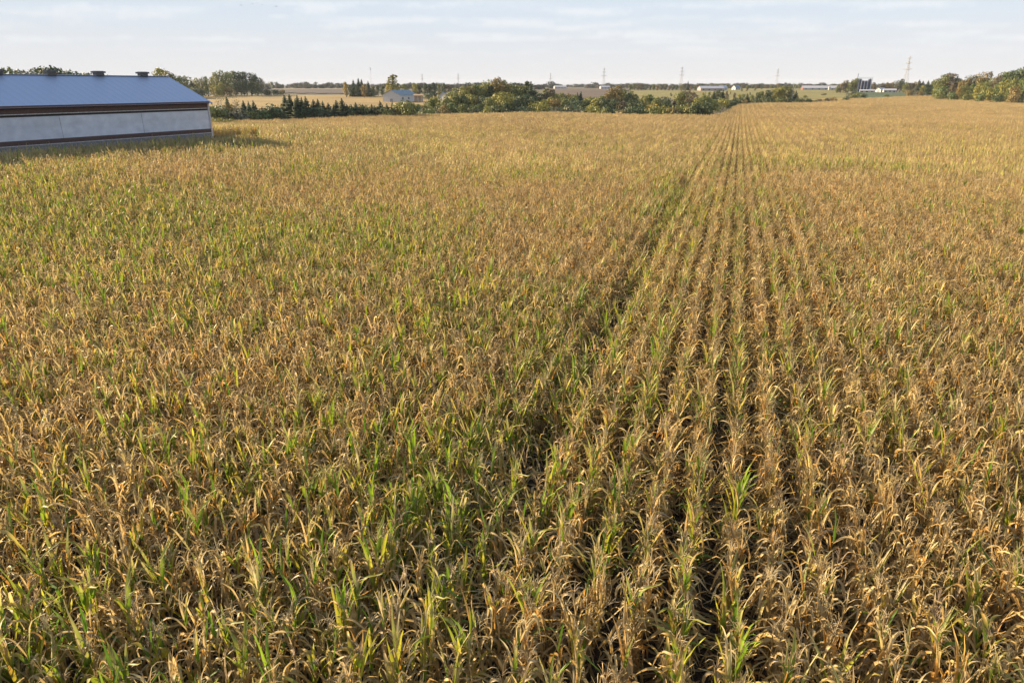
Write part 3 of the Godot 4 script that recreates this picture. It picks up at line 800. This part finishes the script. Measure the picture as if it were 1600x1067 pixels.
	grove("in the wood at the right edge", "trees of the right wood", [[1466, 600, 122, "round", OG, 0.9], [1473, 590, 116, "round", OG, 0.9], [1480, 600, 114, "round", RR, 0.9], [1489, 590, 115, "round", RR, 0.9], [1497, 590, 121, "round", DG, 0.9], [1505, 580, 124, "round", OB, 0.9], [1512, 580, 121, "round", OB, 0.9], [1520, 580, 117, "round", GG, 0.9], [1528, 580, 117, "round", GG, 0.9], [1536, 570, 121, "round", MG, 0.9], [1543, 570, 112, "round", OB, 0.9], [1552, 565, 121, "round", OG, 0.9], [1561, 560, 117, "round", RR, 0.9], [1570, 560, 112, "round", OG, 0.9], [1579, 550, 110, "round", DG, 0.9], [1588, 550, 107, "round", MG, 0.95], [1598, 545, 103, "round", DG, 0.95], [1609, 540, 103, "round", OG, 0.95], [1470, 570, 131, "round", OG, 0.8], [1480, 565, 132, "bush", MG, 0.7], [1490, 560, 130, "round", RR, 0.8], [1501, 550, 131, "round", OB, 0.8], [1511, 548, 131, "round", OG, 0.8], [1521, 545, 130, "round", MG, 0.8], [1532, 540, 128, "round", YG, 0.8], [1543, 535, 128, "round", OG, 0.8], [1553, 530, 130, "bush", YG, 0.7], [1563, 525, 127, "round", MG, 0.8], [1573, 520, 123, "round", YG, 0.8], [1584, 515, 121, "round", OG, 0.8], [1594, 510, 127, "bush", OB, 0.7], [1604, 505, 119, "round", MG, 0.8], [1475, 548, 140, "bush", OG, 0.6], [1495, 538, 141, "bush", MG, 0.6], [1515, 528, 142, "bush", OG, 0.6], [1540, 515, 142, "bush", MG, 0.6], [1565, 500, 141, "bush", DG, 0.6], [1590, 488, 142, "bush", OB, 0.6], [1612, 480, 141, "bush", OG, 0.6]])
	rng.seed = 77
	var belt := []
	var mix := [GG, OB, RR, OG, DG, GG, RR, OG]
	var at := 986.0
	while at < 1108.0:
		belt.append([at, rnd(880, 960), rnd(129.5, 134.5), "round", mix[rng.randi() % 8], 1.2])
		at += rnd(4.5, 7.0)
	belt.append([1075, 900, 126, "spruce", BG, 0.7])
	grove("in the belt behind the hay field", "tree belt behind the hay field", belt)
	belt = []
	at = 1112.0
	while at < 1252.0:
		belt.append([at, rnd(1060, 1200), rnd(129.0, 133.5), "round", mix[rng.randi() % 8], 1.2])
		at += rnd(6.0, 9.0)
	grove("scattered over the meadow", "meadow trees", [[1050, 640, 144, "round", GG, 1.0], [1071, 660, 140, "round", RR, 1.0], [1079, 670, 140, "round", RR, 1.1], [1086, 650, 143, "round", OB, 1.0], [1100, 620, 143, "round", YG, 1.0], [1110, 640, 142, "round", OG, 1.0], [1137, 700, 141, "round", RR, 0.9], [1143, 720, 142, "round", OB, 0.8], [1158, 620, 145, "bush", YG, 0.9], [1165, 640, 145, "bush", OG, 0.9], [1174, 690, 143, "round", DG, 0.8], [1160, 860, 136, "round", GG, 1.0], [1169, 880, 135, "round", RR, 1.0], [1181, 900, 135, "round", OG, 1.0], [1290, 700, 144, "bush", RR, 0.8], [1262, 620, 147, "bush", OG, 0.8]])
	grove("in the belt behind the meadow", "tree belt behind the meadow", belt)
	belt = []
	at = 424.0
	while at < 545.0:
		belt.append([at, rnd(1330, 1420), rnd(127.5, 132.5), "round", mix[rng.randi() % 8], 1.2])
		at += rnd(6.0, 11.0)
	grove("on the far rise left of the mast", "trees on the far rise", belt)
	far_woods()

func grove(where: String, group: String, list: Array) -> void:
	list.sort_custom(func(a, b): return a[0] < b[0])
	var same := {}
	for a in list:
		var look := look_of(a)
		same[look] = same.get(look, 0) + 1
	var at := {}
	for a in list:
		var look := look_of(a)
		var k: int = at.get(look, 0)
		at[look] = k + 1
		var label := look + " " + where if same[look] == 1 else "%s %s from left %s" % [WORDS[k], look, where]
		tree(a, label, group)

func look_of(a: Array) -> String:
	var kind: String = a[3]
	var noun: String = {"round": "broadleaf tree", "poplar": "narrow tree", "spruce": "spruce", "bush": "bush", "birch": "bare branched tree"}[kind]
	if kind == "poplar" and a[5] > 1.7: noun = "tall poplar"
	return "%s %s" % [a[4], noun]

func tree(a: Array, label: String, group: String) -> void:
	var kind: String = a[3]
	var o := thing({"round": "broadleaf_tree", "poplar": "poplar_tree", "spruce": "spruce_tree", "bush": "bush", "birch": "bare_tree"}[kind], label, "bush" if kind == "bush" else "tree", group)
	var h := seen_height(a[0], a[1], a[2])
	var pick: Array = tree_meshes[kind][rng.randi() % tree_meshes[kind].size()]
	obj("stem" if kind == "bush" else "trunk", pick[0], M.pale_bark if kind == "birch" else M.bark, o)
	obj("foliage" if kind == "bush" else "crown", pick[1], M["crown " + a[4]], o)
	o.position = spot(a[0], a[1])
	o.rotation.y = rnd(0, TAU)
	var w: float = a[5]
	if kind == "bush": w = maxf(w, 1.4 * w * 2.6 / h)
	elif kind == "spruce": w *= rnd(1.7, 2.5)
	o.scale = Vector3(h * w, h, h * w)

func far_woods() -> void:
	var parent := Node3D.new()
	parent.name = "far_woods"
	add_child(parent)
	tag(parent, "thin dark line of far woods all along the horizon", "woods", "", "stuff")
	var sets := [[], [], [], []]
	var tints := [Color(0.05, 0.06, 0.035), Color(0.085, 0.085, 0.045), Color(0.10, 0.075, 0.05), Color(0.045, 0.055, 0.04)]
	for band in [[1450, 300], [1750, 420], [2150, 520], [2700, 640], [3300, 640]]:
		for i in band[1]:
			var px := rnd(-420, 2020)
			var d: float = band[0] + rnd(-110, 110)
			var p := spot(px, d)
			var gap := fine.get_noise_2d(px * 0.02, band[0])
			if gap > 0.28 and d < 2500: continue
			var h := rnd(5, 9.5) + 6.0 * maxf(0.0, fine.get_noise_2d(px * 0.05, band[0] * 3.0)) + (4.0 if rng.randf() < 0.1 else 0.0) + (d - 1450) * 0.0012
			sets[rng.randi() % 4].append(Transform3D(Basis(Vector3.UP, rnd(0, TAU)).scaled(Vector3(h * 1.1, h * 1.1, h * 1.1)), p - Vector3(0, 0.12 * h, 0)))
	# nearer gaps in the middle distance
	for i in 260:
		var px := rnd(380, 1480)
		var d := rnd(1020, 1400)
		if px > 420 and px < 600 and d < 1360: continue
		if px > 1000 and px < 1400 and d < 1270: continue
		if px > 850 and px < 985 and d < 1380: continue
		var h := rnd(5, 11)
		sets[rng.randi() % 4].append(Transform3D(Basis(Vector3.UP, rnd(0, TAU)).scaled(Vector3(h * 1.3, h, h * 1.3)), spot(px, d)))
	for k in 4:
		var mm := MultiMesh.new()
		mm.transform_format = MultiMesh.TRANSFORM_3D
		mm.mesh = tree_meshes.bush[k][1]
		mm.instance_count = sets[k].size()
		for i in sets[k].size(): mm.set_instance_transform(i, sets[k][i])
		var o := MultiMeshInstance3D.new()
		o.name = "woods"
		o.multimesh = mm
		o.material_override = paint(tints[k], 0.8, 0.3)
		parent.add_child(o, true)
		tag(o, "", "", "", "stuff")


# ---------------------------------------------------------------- corn
const STRAW := Color(0.64, 0.51, 0.25)
const TAN := Color(0.55, 0.385, 0.14)
const ORANGE := Color(0.50, 0.25, 0.05)
const GREYED := Color(0.48, 0.38, 0.26)
const YELLOW := Color(0.46, 0.41, 0.05)
const GREEN := Color(0.21, 0.31, 0.024)
const DEEP := Color(0.10, 0.195, 0.022)

# one corn leaf: a folded, arching, twisting blade; «bits» sets its segments
func blade(g: Geo, root: Vector3, az: float, length: float, width: float, lean: float, bend: float, kink: float, twist: float, fold: float, c0: Color, c1: Color, bits: int, flat := false) -> void:
	var p := root
	var step := length / bits
	var last := -1
	var soft := rnd(0.08, 0.32)
	var veer := rnd(-0.9, 0.9)
	var curl := rnd(-0.5, 0.9)
	for i in bits + 1:
		var t := float(i) / bits
		var dir := Vector3(cos(az + veer * t), 0, sin(az + veer * t))
		var side := Vector3(-dir.z, 0, dir.x)
		var ang := lean + bend * ss(kink - soft, kink + soft, t) - curl * ss(0.75, 1.1, t)
		var tan := Vector3.UP * cos(ang) + dir * sin(ang)
		var up := (dir * -cos(ang) + Vector3.UP * sin(ang))
		var s := side.rotated(tan, twist * t)
		var nn := up.rotated(tan, twist * t)
		var w := width * 0.5 * (0.45 + 0.55 * ss(0, 0.2, t)) * (1.0 - pow(t, 2.6)) + 0.0015
		var col := c0.lerp(c1, ss(0.15, 0.85, t))
		var wave := sin(t * 9.0 + az * 5.0) * 0.12 * width
		col = col * rnd(0.82, 1.12)
		if flat:
			var a := g.vert(p - s * w, nn, col)
			g.vert(p + s * w, nn, col)
			if last >= 0:
				g.face(last, last + 1, a); g.face(last + 1, a + 1, a)
			last = a
		else:
			var lift := nn * w * fold
			var a := g.vert(p - s * w + lift + nn * wave, (nn + s * fold).normalized(), col * rnd(0.8, 1.05))
			g.vert(p, nn, col * 1.16)
			g.vert(p + s * w + lift - nn * wave, (nn - s * fold).normalized(), col * rnd(0.8, 1.05))
			if last >= 0:
				g.face(last, last + 1, a); g.face(last + 1, a + 1, a)
				g.face(last + 1, last + 2, a + 1); g.face(last + 2, a + 2, a + 1)
			last = a
		p += tan * step

func dry_tone() -> Color:
	var q := rng.randf()
	var c := STRAW.lerp(TAN, rng.randf())
	if q < 0.24: c = TAN.lerp(ORANGE, rng.randf())
	elif q < 0.40: c = GREYED.lerp(STRAW, rng.randf())
	return c * rnd(0.75, 1.1)

func green_tone() -> Color:
	var q := rng.randf()
	var c := GREEN.lerp(DEEP, rng.randf())
	if q < 0.45: c = GREEN.lerp(YELLOW, rng.randf())
	return c * rnd(0.85, 1.2)

# the pieces of one plant; green 0..1; «coarse» for the far row segments
func corn_parts(sd: int, green: float, coarse: bool) -> Dictionary:
	rng.seed = sd
	var parts := {"leaf": [], "stalk": null, "tassel": null, "ear": null}
	var h := 1.85 * rnd(0.93, 1.07)
	var lean := Vector3(rnd(-0.07, 0.07), 0, rnd(-0.07, 0.07))
	var turn := rnd(0, TAU)
	var count := 12 if not coarse else 9
	for k in count:
		var t := (k + rnd(0.0, 0.6)) / count
		var y := h * lerpf(0.22, 0.985, pow(t, 0.85))
		var g := Geo.new()
		var az := turn + (k % 2) * PI + rnd(-0.55, 0.55)
		var root := Vector3(0, y, 0) + lean * y
		var is_green := rng.randf() < green * lerpf(0.55, 1.35, t)
		var length := rnd(0.52, 0.88) * (1.0 - 0.25 * ss(0.8, 1.0, t))
		var bits := 9 if not coarse else 4
		if is_green:
			var c0 := green_tone()
			var c1 := c0 if rng.randf() < 0.55 else c0.lerp(dry_tone(), rnd(0.4, 1.0))
			blade(g, root, az, length * 1.12, rnd(0.048, 0.082), rnd(0.10, 0.5), (rnd(0.0, 0.5) if rng.randf() < 0.55 else rnd(0.5, 1.9)), rnd(0.4, 0.85), rnd(-0.7, 0.7), 0.45, c0, c1, bits, coarse)
		else:
			var c0 := dry_tone()
			var c1 := c0.lerp(dry_tone(), 0.5)
			if rng.randf() < 0.18 * (0.3 + green * 2.0): c0 = c0.lerp(YELLOW, 0.7)
			var way := rng.randf()
			if way < (0.40 if t > 0.65 else 0.12):      # still reaching up, then curling over or snapped
				blade(g, root, az, length, rnd(0.02, 0.048), rnd(0.08, 0.45), rnd(0.2, 2.6), rnd(0.45, 0.85), rnd(-2.0, 2.0), rnd(0.5, 1.3), c0, c1, bits, coarse)
			elif way < 0.42:                             # arching out between the rows
				blade(g, root, az, length * 1.1, rnd(0.026, 0.056), rnd(0.35, 0.9), rnd(1.0, 2.2), rnd(0.25, 0.65), rnd(-1.8, 1.8), rnd(0.4, 1.1), c0, c1, bits, coarse)
			else:                                        # bent over close to the stalk and hanging straight down
				blade(g, root, az, length * 0.98, rnd(0.034, 0.072), rnd(0.15, 0.7), rnd(2.2, 2.9), rnd(0.10, 0.42), rnd(-1.5, 1.5), rnd(0.3, 1.0), c0, c1, bits, coarse)
		parts.leaf.append(g)
	var st := Geo.new()
	var sc := (GREEN.lerp(TAN, 0.55) if rng.randf() < green else TAN) * rnd(0.7, 1.0)
	var top := Vector3(0, h, 0) + lean * h
	if coarse:
		st.tube(Vector3(0, h * 0.4, 0) + lean * h * 0.4, top, 0.011, 0.006, 3, sc, sc)
	else:
		st.tube(Vector3(0, -0.05, 0), top * 0.5, 0.013, 0.011, 5, sc * 0.9, sc)
		st.tube(top * 0.5, top, 0.011, 0.005, 5, sc, sc)
	parts.stalk = st
	var ta := Geo.new()
	var tc := STRAW.lerp(GREYED, rng.randf()) * rnd(0.75, 1.0)
	var spike := top + Vector3(rnd(-0.04, 0.04), rnd(0.26, 0.38), rnd(-0.04, 0.04))
	if coarse:
		ta.tube(top, spike, 0.009, 0.004, 3, tc, tc)
		for k in 3:
			var az := rnd(0, TAU)
			ta.tube(top + Vector3(0, 0.05, 0), top + Vector3(cos(az) * 0.10, rnd(0.14, 0.24), sin(az) * 0.10), 0.007, 0.003, 3, tc, tc)
	else:
		ta.tube(top, spike, 0.0065, 0.003, 4, tc, tc)
		for k in rng.randi_range(4, 9):
			var az := rnd(0, TAU)
			var y0 := rnd(0.03, 0.14)
			var reach := rnd(0.06, 0.16)
			var a := top + Vector3(0, y0, 0)
			var b := a + Vector3(cos(az) * reach * 0.6, rnd(0.07, 0.13), sin(az) * reach * 0.6)
			var e := b + Vector3(cos(az) * reach * 0.7, rnd(-0.05, 0.07), sin(az) * reach * 0.7)
			ta.tube(a, b, 0.0038, 0.0042, 3, tc, tc)
			ta.tube(b, e, 0.0042, 0.002, 3, tc, tc * 1.1)
	parts.tassel = ta
	if not coarse and rng.randf() < 0.85:
		var ear := Geo.new()
		var az := turn + rnd(-0.4, 0.4)
		var dir := Vector3(cos(az), 0, sin(az))
		var a := Vector3(0, h * rnd(0.42, 0.52), 0)
		var ax := (dir * 0.8 + Vector3.UP * rnd(-1.2, 0.9)).normalized()
		var ec := STRAW * rnd(0.9, 1.12)
		ear.tube(a, a + ax * 0.05, 0.012, 0.024, 7, ec, ec)
		ear.tube(a + ax * 0.05, a + ax * 0.15, 0.024, 0.026, 7, ec, ec)
		ear.tube(a + ax * 0.15, a + ax * 0.24, 0.026, 0.006, 7, ec, ec * 0.8)
		parts.ear = ear
	return parts

func join(into: Geo, g: Geo, t: Transform3D) -> void:
	var first := into.v.size()
	for i in g.v.size():
		into.v.append(t * g.v[i]); into.n.append((t.basis * g.n[i]).normalized())
	into.c.append_array(g.c)
	into.uv.append_array(g.uv)
	for i in g.idx: into.idx.append(first + i)

func whole(parts: Dictionary, into: Geo, t: Transform3D) -> void:
	for g in parts.leaf: join(into, g, t)
	for k in ["stalk", "tassel", "ear"]:
		if parts[k]: join(into, parts[k], t)

# how green the crop is at a place, 0..1
func greenness(x: float, d: float) -> float:
	var u := x * row_dir.x + d * row_dir.y
	var v := x * row_dir.y - d * row_dir.x
	var g := 0.19 + 0.24 * patch.get_noise_2d(x, d * 0.8) + 0.15 * fine.get_noise_2d(x, d)
	g += 0.13 * ss(4, -14, x) * (1.0 - ss(30, 85, d)) 
	g += 0.15 * exp(-pow((v + 3.9 + 0.8 * sin(u * 0.13)) / 1.4, 2)) * ss(5, 10, u) * (1.0 - ss(60, 85, u))
	g += 0.22 * exp(-pow((u - 86.0) / 4.0, 2)) * ss(-12, 0, v) * (1.0 - ss(14, 30, v))
	g += 0.15 * (1.0 - ss(9, 20, sqrt(x * x + d * d)))
	g += 0.07 * sin(roundf(v / ROW_GAP) * 2.37) * (1.0 - ss(140, 240, d))
	g -= 0.30 * ss(90, 240, d) + 0.04 * ss(6, 25, x)
	g += 0.4 * exp(-pow((x + 46) / 7.0, 2) - pow((d - 141) / 6.0, 2))
	return clampf(g, 0.0, 0.95)

func has_corn(x: float, d: float) -> bool:
	var r := sqrt(x * x + d * d)
	var px := 800.0 + 1139.0 * x / maxf(d, 0.1)
	var p := Vector2(x + 39.4, d - 93.3)
	var a := p.x * 0.454 + p.y * 0.891
	var o := p.x * 0.891 - p.y * 0.454
	if a < 3.0 and a > -70 and o < 2.2 and o > -18: return false
	var ratio := x / maxf(d, 1)
	if ratio > -0.452 and ratio < -0.350 and d > 95 and d < 136 + 3.0 * fine.get_noise_2d(x, d): return false
	if px < 1115.0:
		return r < 243.0 - 32.0 * ss(620, 400, px) + 4.0 * sin(px * 0.02)
	var edge := lerpf(250, 420, ss(1112, 1176, px)) + 125.0 * ss(1176, 1300, px) + 90.0 * ss(1300, 1450, px) - 170.0 * ss(1455, 1640, px)
	return r < edge

func build_corn() -> void:
	var levels := [0.0, 0.0, 0.12, 0.25, 0.4, 0.55, 0.75, 0.95]
	var per := 5
	var near_parts := []
	var near_sets := []
	var near_meshes := []
	for l in levels.size():
		for k in per:
			var pp := corn_parts(1000 + l * 50 + k, levels[l], false)
			near_parts.append(pp)
			var g := Geo.new()
			whole(pp, g, Transform3D())
			near_meshes.append(g.mesh())
			near_sets.append([])
	var far_levels := [0.0, 0.08, 0.2, 0.35, 0.55, 0.8]
	var far_meshes := []
	var far_sets := []
	for l in far_levels.size():
		for k in 3:
			var g := Geo.new()
			for q in 14:
				var pp := corn_parts(5000 + l * 300 + k * 40 + q, far_levels[l], true)
				rng.seed = 9000 + l * 300 + k * 40 + q
				var t := rnd(0.78, 1.25)
				for part in pp.leaf + [pp.stalk, pp.tassel]:
					for i in part.c.size(): part.c[i] = part.c[i] * t
				whole(pp, g, Transform3D(Basis(Vector3.UP, rnd(0, TAU)).scaled(Vector3.ONE * rnd(0.9, 1.1)), Vector3(rnd(-0.04, 0.04), 0, (q + 0.5) / 14.0 * SEG - SEG * 0.5 + rnd(-0.04, 0.04))))
			far_meshes.append(g.mesh())
			far_sets.append([])
	# lay the rows out
	rng.seed = 4242
	var along := Basis(Vector3.UP, -deg_to_rad(ROW_AZ))
	var close := []
	for n in range(-420, 520):
		var v := n * ROW_GAP
		var s := -10
		while s < 270:
			var u0 := (s + 0.5) * SEG
			s += 1
			var x := row_dir.x * u0 + row_dir.y * v
			var d := row_dir.y * u0 - row_dir.x * v
			if d < 1.0 or d > 640.0: continue
			var r := sqrt(x * x + d * d)
			if absf(x) > d * 0.80 + 9.0: continue
			if not has_corn(x, d): continue
			if r > NEAR_REACH + rnd(-6, 8):
				# far: one piece of row
				if r > 330 and s % 2 == 0: continue
				var lv := int(round(clampf(greenness(x, d) * 5.2 + rnd(-0.6, 0.6), 0, far_levels.size() - 1)))
				var sc := Vector3(0.95, 1.08, 1.0) * Vector3(1, rnd(0.92, 1.06), 1)
				if r > 330: sc.z = 2.0; sc.x = 1.5
				var wob := rnd(-0.03, 0.03)
				var tf := Transform3D(along * Basis(Vector3.UP, PI if rng.randf() < 0.5 else 0.0).scaled(sc), Vector3(x + wob, land(x, d), -d))
				var tone := rnd(0.86, 1.12) * (1.0 + 0.09 * sin(n * 4.1)) * (1.0 + 0.16 * patch.get_noise_2d(x * 0.7 + 300, d * 0.7))
				far_sets[lv * 3 + rng.randi() % 3].append([tf, Color(tone, tone * rnd(0.97, 1.02), tone * rnd(0.92, 1.03))])
				continue
			var du := -SEG * 0.5
			while du < SEG * 0.5 - 0.001:
				var uu := u0 + du + rnd(-0.035, 0.035)
				du += SEG / 18.0
				if rng.randf() < 0.03: continue
				if n in [-5, -6] and uu > 6.0 and uu < 66.0 and rng.randf() < ss(-0.15, 0.35, fine.get_noise_2d(uu * 0.22, 40.0 + n * 0.4)) * (0.85 if n == -5 else 0.3): continue
				var vv := v + rnd(-0.04, 0.04)
				var px := row_dir.x * uu + row_dir.y * vv
				var pd := row_dir.y * uu - row_dir.x * vv
				var gr := greenness(px, pd)
				var lv := int(round(clampf(gr * 8.2 + rnd(-1.4, 1.4), 0, levels.size() - 1)))
				var thin := exp(-pow((vv + 3.8) / 0.9, 2)) * ss(5, 10, uu) * (1.0 - ss(55, 75, uu))
				var tall := rnd(0.88, 1.12) * (1.0 - 0.10 * thin)
				var tone := rnd(0.84, 1.14) * (1.0 + 0.05 * sin(n * 4.1))
				var b := Basis(Vector3.UP, rnd(0, TAU)) * Basis(Vector3.RIGHT, rnd(-0.08, 0.08)) * Basis(Vector3.BACK, rnd(-0.06, 0.06))
				if rng.randf() < 0.045: b = Basis(Vector3.UP, rnd(0, TAU)) * Basis(Vector3.RIGHT, rnd(0.25, 0.75)) * b
				var e := {"t": Transform3D(b.scaled(Vector3(1, tall, 1) * rnd(0.96, 1.06)), Vector3(px, land(px, pd), -pd)), "k": lv * per + rng.randi() % per, "c": Color(tone, tone * rnd(0.95, 1.03), tone * rnd(0.88, 1.06)), "n": n, "u": uu, "lv": lv}
				if r < 17.0: close.append(e)
				else: near_sets[e.k].append([e.t, e.c])
	# the three hundred plants nearest the camera stand as things of their own
	var framed := []
	for e in close:
		var p: Vector3 = e.t.origin + Vector3(0, 1.5, 0)
		var q: Vector3 = cam.transform.affine_inverse() * p
		e.r = q.length()
		e.inside = absf(q.x) < -q.z * 0.745 and q.y > q.z * -1.0 * -0.485
		if e.inside: framed.append(e)
	framed.sort_custom(func(a, b): return a.r < b.r)
	framed = framed.slice(0, 300)
	var mine := {}
	for e in framed: mine[e] = true
	for e in close:
		if not mine.has(e): near_sets[e.k].append([e.t, e.c])
	single_plants(framed, near_parts)
	# all the others: one crop
	var field := Node3D.new()
	field.name = "corn_crop"
	add_child(field)
	tag(field, "ripening corn crop in rows, tan with green patches, filling the field", "corn", "", "stuff")
	var total := 0
	for pair in [[near_meshes, near_sets], [far_meshes, far_sets]]:
		for k in pair[0].size():
			var list: Array = pair[1][k]
			if list.is_empty(): continue
			total += list.size()
			var mm := MultiMesh.new()
			mm.transform_format = MultiMesh.TRANSFORM_3D
			mm.use_colors = true
			mm.mesh = pair[0][k]
			mm.instance_count = list.size()
			for i in list.size():
				mm.set_instance_transform(i, list[i][0])
				mm.set_instance_color(i, list[i][1])
			var o := MultiMeshInstance3D.new()
			o.name = "corn_stand"
			o.multimesh = mm
			o.material_override = M.leaf
			field.add_child(o, true)
			tag(o, "", "", "", "stuff")
	# fallen leaves between the rows
	rng.seed = 808
	var lit := Node3D.new()
	lit.name = "leaf_litter"
	add_child(lit)
	tag(lit, "fallen dry corn leaves lying on the soil between the rows", "leaf litter", "", "stuff")
	for k in 4:
		var g := Geo.new()
		for q in 5:
			var c := dry_tone() * 0.8
			blade(g, Vector3(rnd(-0.25, 0.25), 0.03, rnd(-0.25, 0.25)), rnd(0, TAU), rnd(0.4, 0.7), rnd(0.04, 0.07), 1.45, rnd(-0.1, 0.3), 0.5, rnd(-1.5, 1.5), 0.4, c, c, 5)
		var mm := MultiMesh.new()
		mm.transform_format = MultiMesh.TRANSFORM_3D
		mm.mesh = g.mesh()
		mm.instance_count = 2200
		for i in 2200:
			var d := 5.0 + 40.0 * sqrt(rng.randf())
			var x := rnd(-0.8, 0.8) * d
			mm.set_instance_transform(i, Transform3D(Basis(Vector3.UP, rnd(0, TAU)), Vector3(x, land(x, d), -d)))
		var o := MultiMeshInstance3D.new()
		o.name = "litter"
		o.multimesh = mm
		o.material_override = M.leaf
		lit.add_child(o, true)
		tag(o, "", "", "", "stuff")
	print("corn copies ", total, ", near plants ", close.size(), ", framed ", framed.size())

func single_plants(list: Array, near_parts: Array) -> void:
	var protos := {}
	var meshes := {}
	# rows counted from the left, plants counted from the near end of each row
	var rows := {}
	for e in list:
		if not rows.has(e.n): rows[e.n] = []
		rows[e.n].append(e)
	var keys := rows.keys()
	keys.sort()
	for i in keys.size():
		var row: Array = rows[keys[i]]
		row.sort_custom(func(a, b): return a.u < b.u)
		for j in row.size():
			var e: Dictionary = row[j]
			var look: String = ["dry tan", "dry tan", "mostly dry tan", "tan and yellow", "half green", "half green", "mostly green", "green"][e.lv]
			var label := "%s corn plant, %s along row %s from the left" % [look, WORDS[mini(j, WORDS.size() - 1)], number_word(i)]
			var o: Node3D
			if protos.has(e.k):
				o = protos[e.k].duplicate()
				o.name = numbered("corn_plant")
				add_child(o)
			else:
				o = Node3D.new()
				o.name = numbered("corn_plant")
				add_child(o)
				var pp: Dictionary = near_parts[e.k]
				obj("stalk", pp.stalk.mesh(), M.stalk, o)
				for g in pp.leaf: obj("leaf", g.mesh(), M.leaf, o)
				obj("tassel", pp.tassel.mesh(), M.tassel, o)
				if pp.ear: obj("ear", pp.ear.mesh(), M.husk, o)
				protos[e.k] = o
			o.transform = e.t
			tag(o, label, "corn plant", "corn plants nearest the camera")

func number_word(i: int) -> String:
	var w := ["one", "two", "three", "four", "five", "six", "seven", "eight", "nine", "ten", "eleven", "twelve", "thirteen", "fourteen", "fifteen", "sixteen", "seventeen", "eighteen", "nineteen", "twenty", "twenty-one", "twenty-two", "twenty-three", "twenty-four", "twenty-five", "twenty-six", "twenty-seven", "twenty-eight", "twenty-nine", "thirty", "thirty-one", "thirty-two", "thirty-three", "thirty-four", "thirty-five", "thirty-six", "thirty-seven", "thirty-eight", "thirty-nine", "forty"]
	return w[mini(i, w.size() - 1)]


# ---------------------------------------------------------------- birds
func build_birds() -> void:
	var rows := [[376, 8, 290, "dark bird, left of the little flock high over the wood"], [394, 6, 330, "second dark bird from the left in the high flock"], [401, 5, 320, "third dark bird from the left in the high flock"], [409, 7, 310, "fourth dark bird from the left in the high flock"], [431, 10, 250, "dark bird flying apart at the right of the high flock"], [519, 109, 420, "lone dark bird low in the sky left of the mast"]]
	var proto: Node3D
	for r in rows:
		var o: Node3D
		if proto:
			o = proto.duplicate()
			o.name = numbered("bird")
			add_child(o)
		else:
			o = Node3D.new()
			o.name = numbered("bird")
			add_child(o)
			var b := Geo.new()
			b.tube(Vector3(0, 0, -0.22), Vector3(0, 0.01, 0), 0.02, 0.075, 7, Color.WHITE, Color.WHITE)
			b.tube(Vector3(0, 0.01, 0), Vector3(0, 0, 0.18), 0.075, 0.045, 7, Color.WHITE, Color.WHITE)
			b.tube(Vector3(0, 0.02, 0.18), Vector3(0, 0.02, 0.27), 0.05, 0.01, 7, Color.WHITE, Color.WHITE)
			obj("body", b.mesh(), M.bird, o)
			for s in [-1.0, 1.0]:
				var w := Geo.new()
				w.poly([Vector3(s * 0.05, 0.02, 0.1), Vector3(s * 0.28, 0.13, 0.09), Vector3(s * 0.28, 0.13, -0.1), Vector3(s * 0.05, 0.02, -0.12)], Vector3(0, -3, 0))
				w.poly([Vector3(s * 0.28, 0.13, 0.09), Vector3(s * 0.56, 0.07, -0.04), Vector3(s * 0.5, 0.08, -0.12), Vector3(s * 0.28, 0.13, -0.1)], Vector3(0, -3, 0))
				obj("wing", w.mesh(), M.bird, o)
			proto = o
		tag(o, r[3], "bird", "birds in the sky")
		var dir := Vector3((r[0] - 800.0) / 1067.0, -(r[1] - 533.5) / 1067.0, -1).normalized()
		o.position = cam.position + cam.transform.basis * dir * r[2]
		o.rotation = Vector3(rnd(-0.2, 0.2), rnd(0, TAU), rnd(-0.3, 0.3))
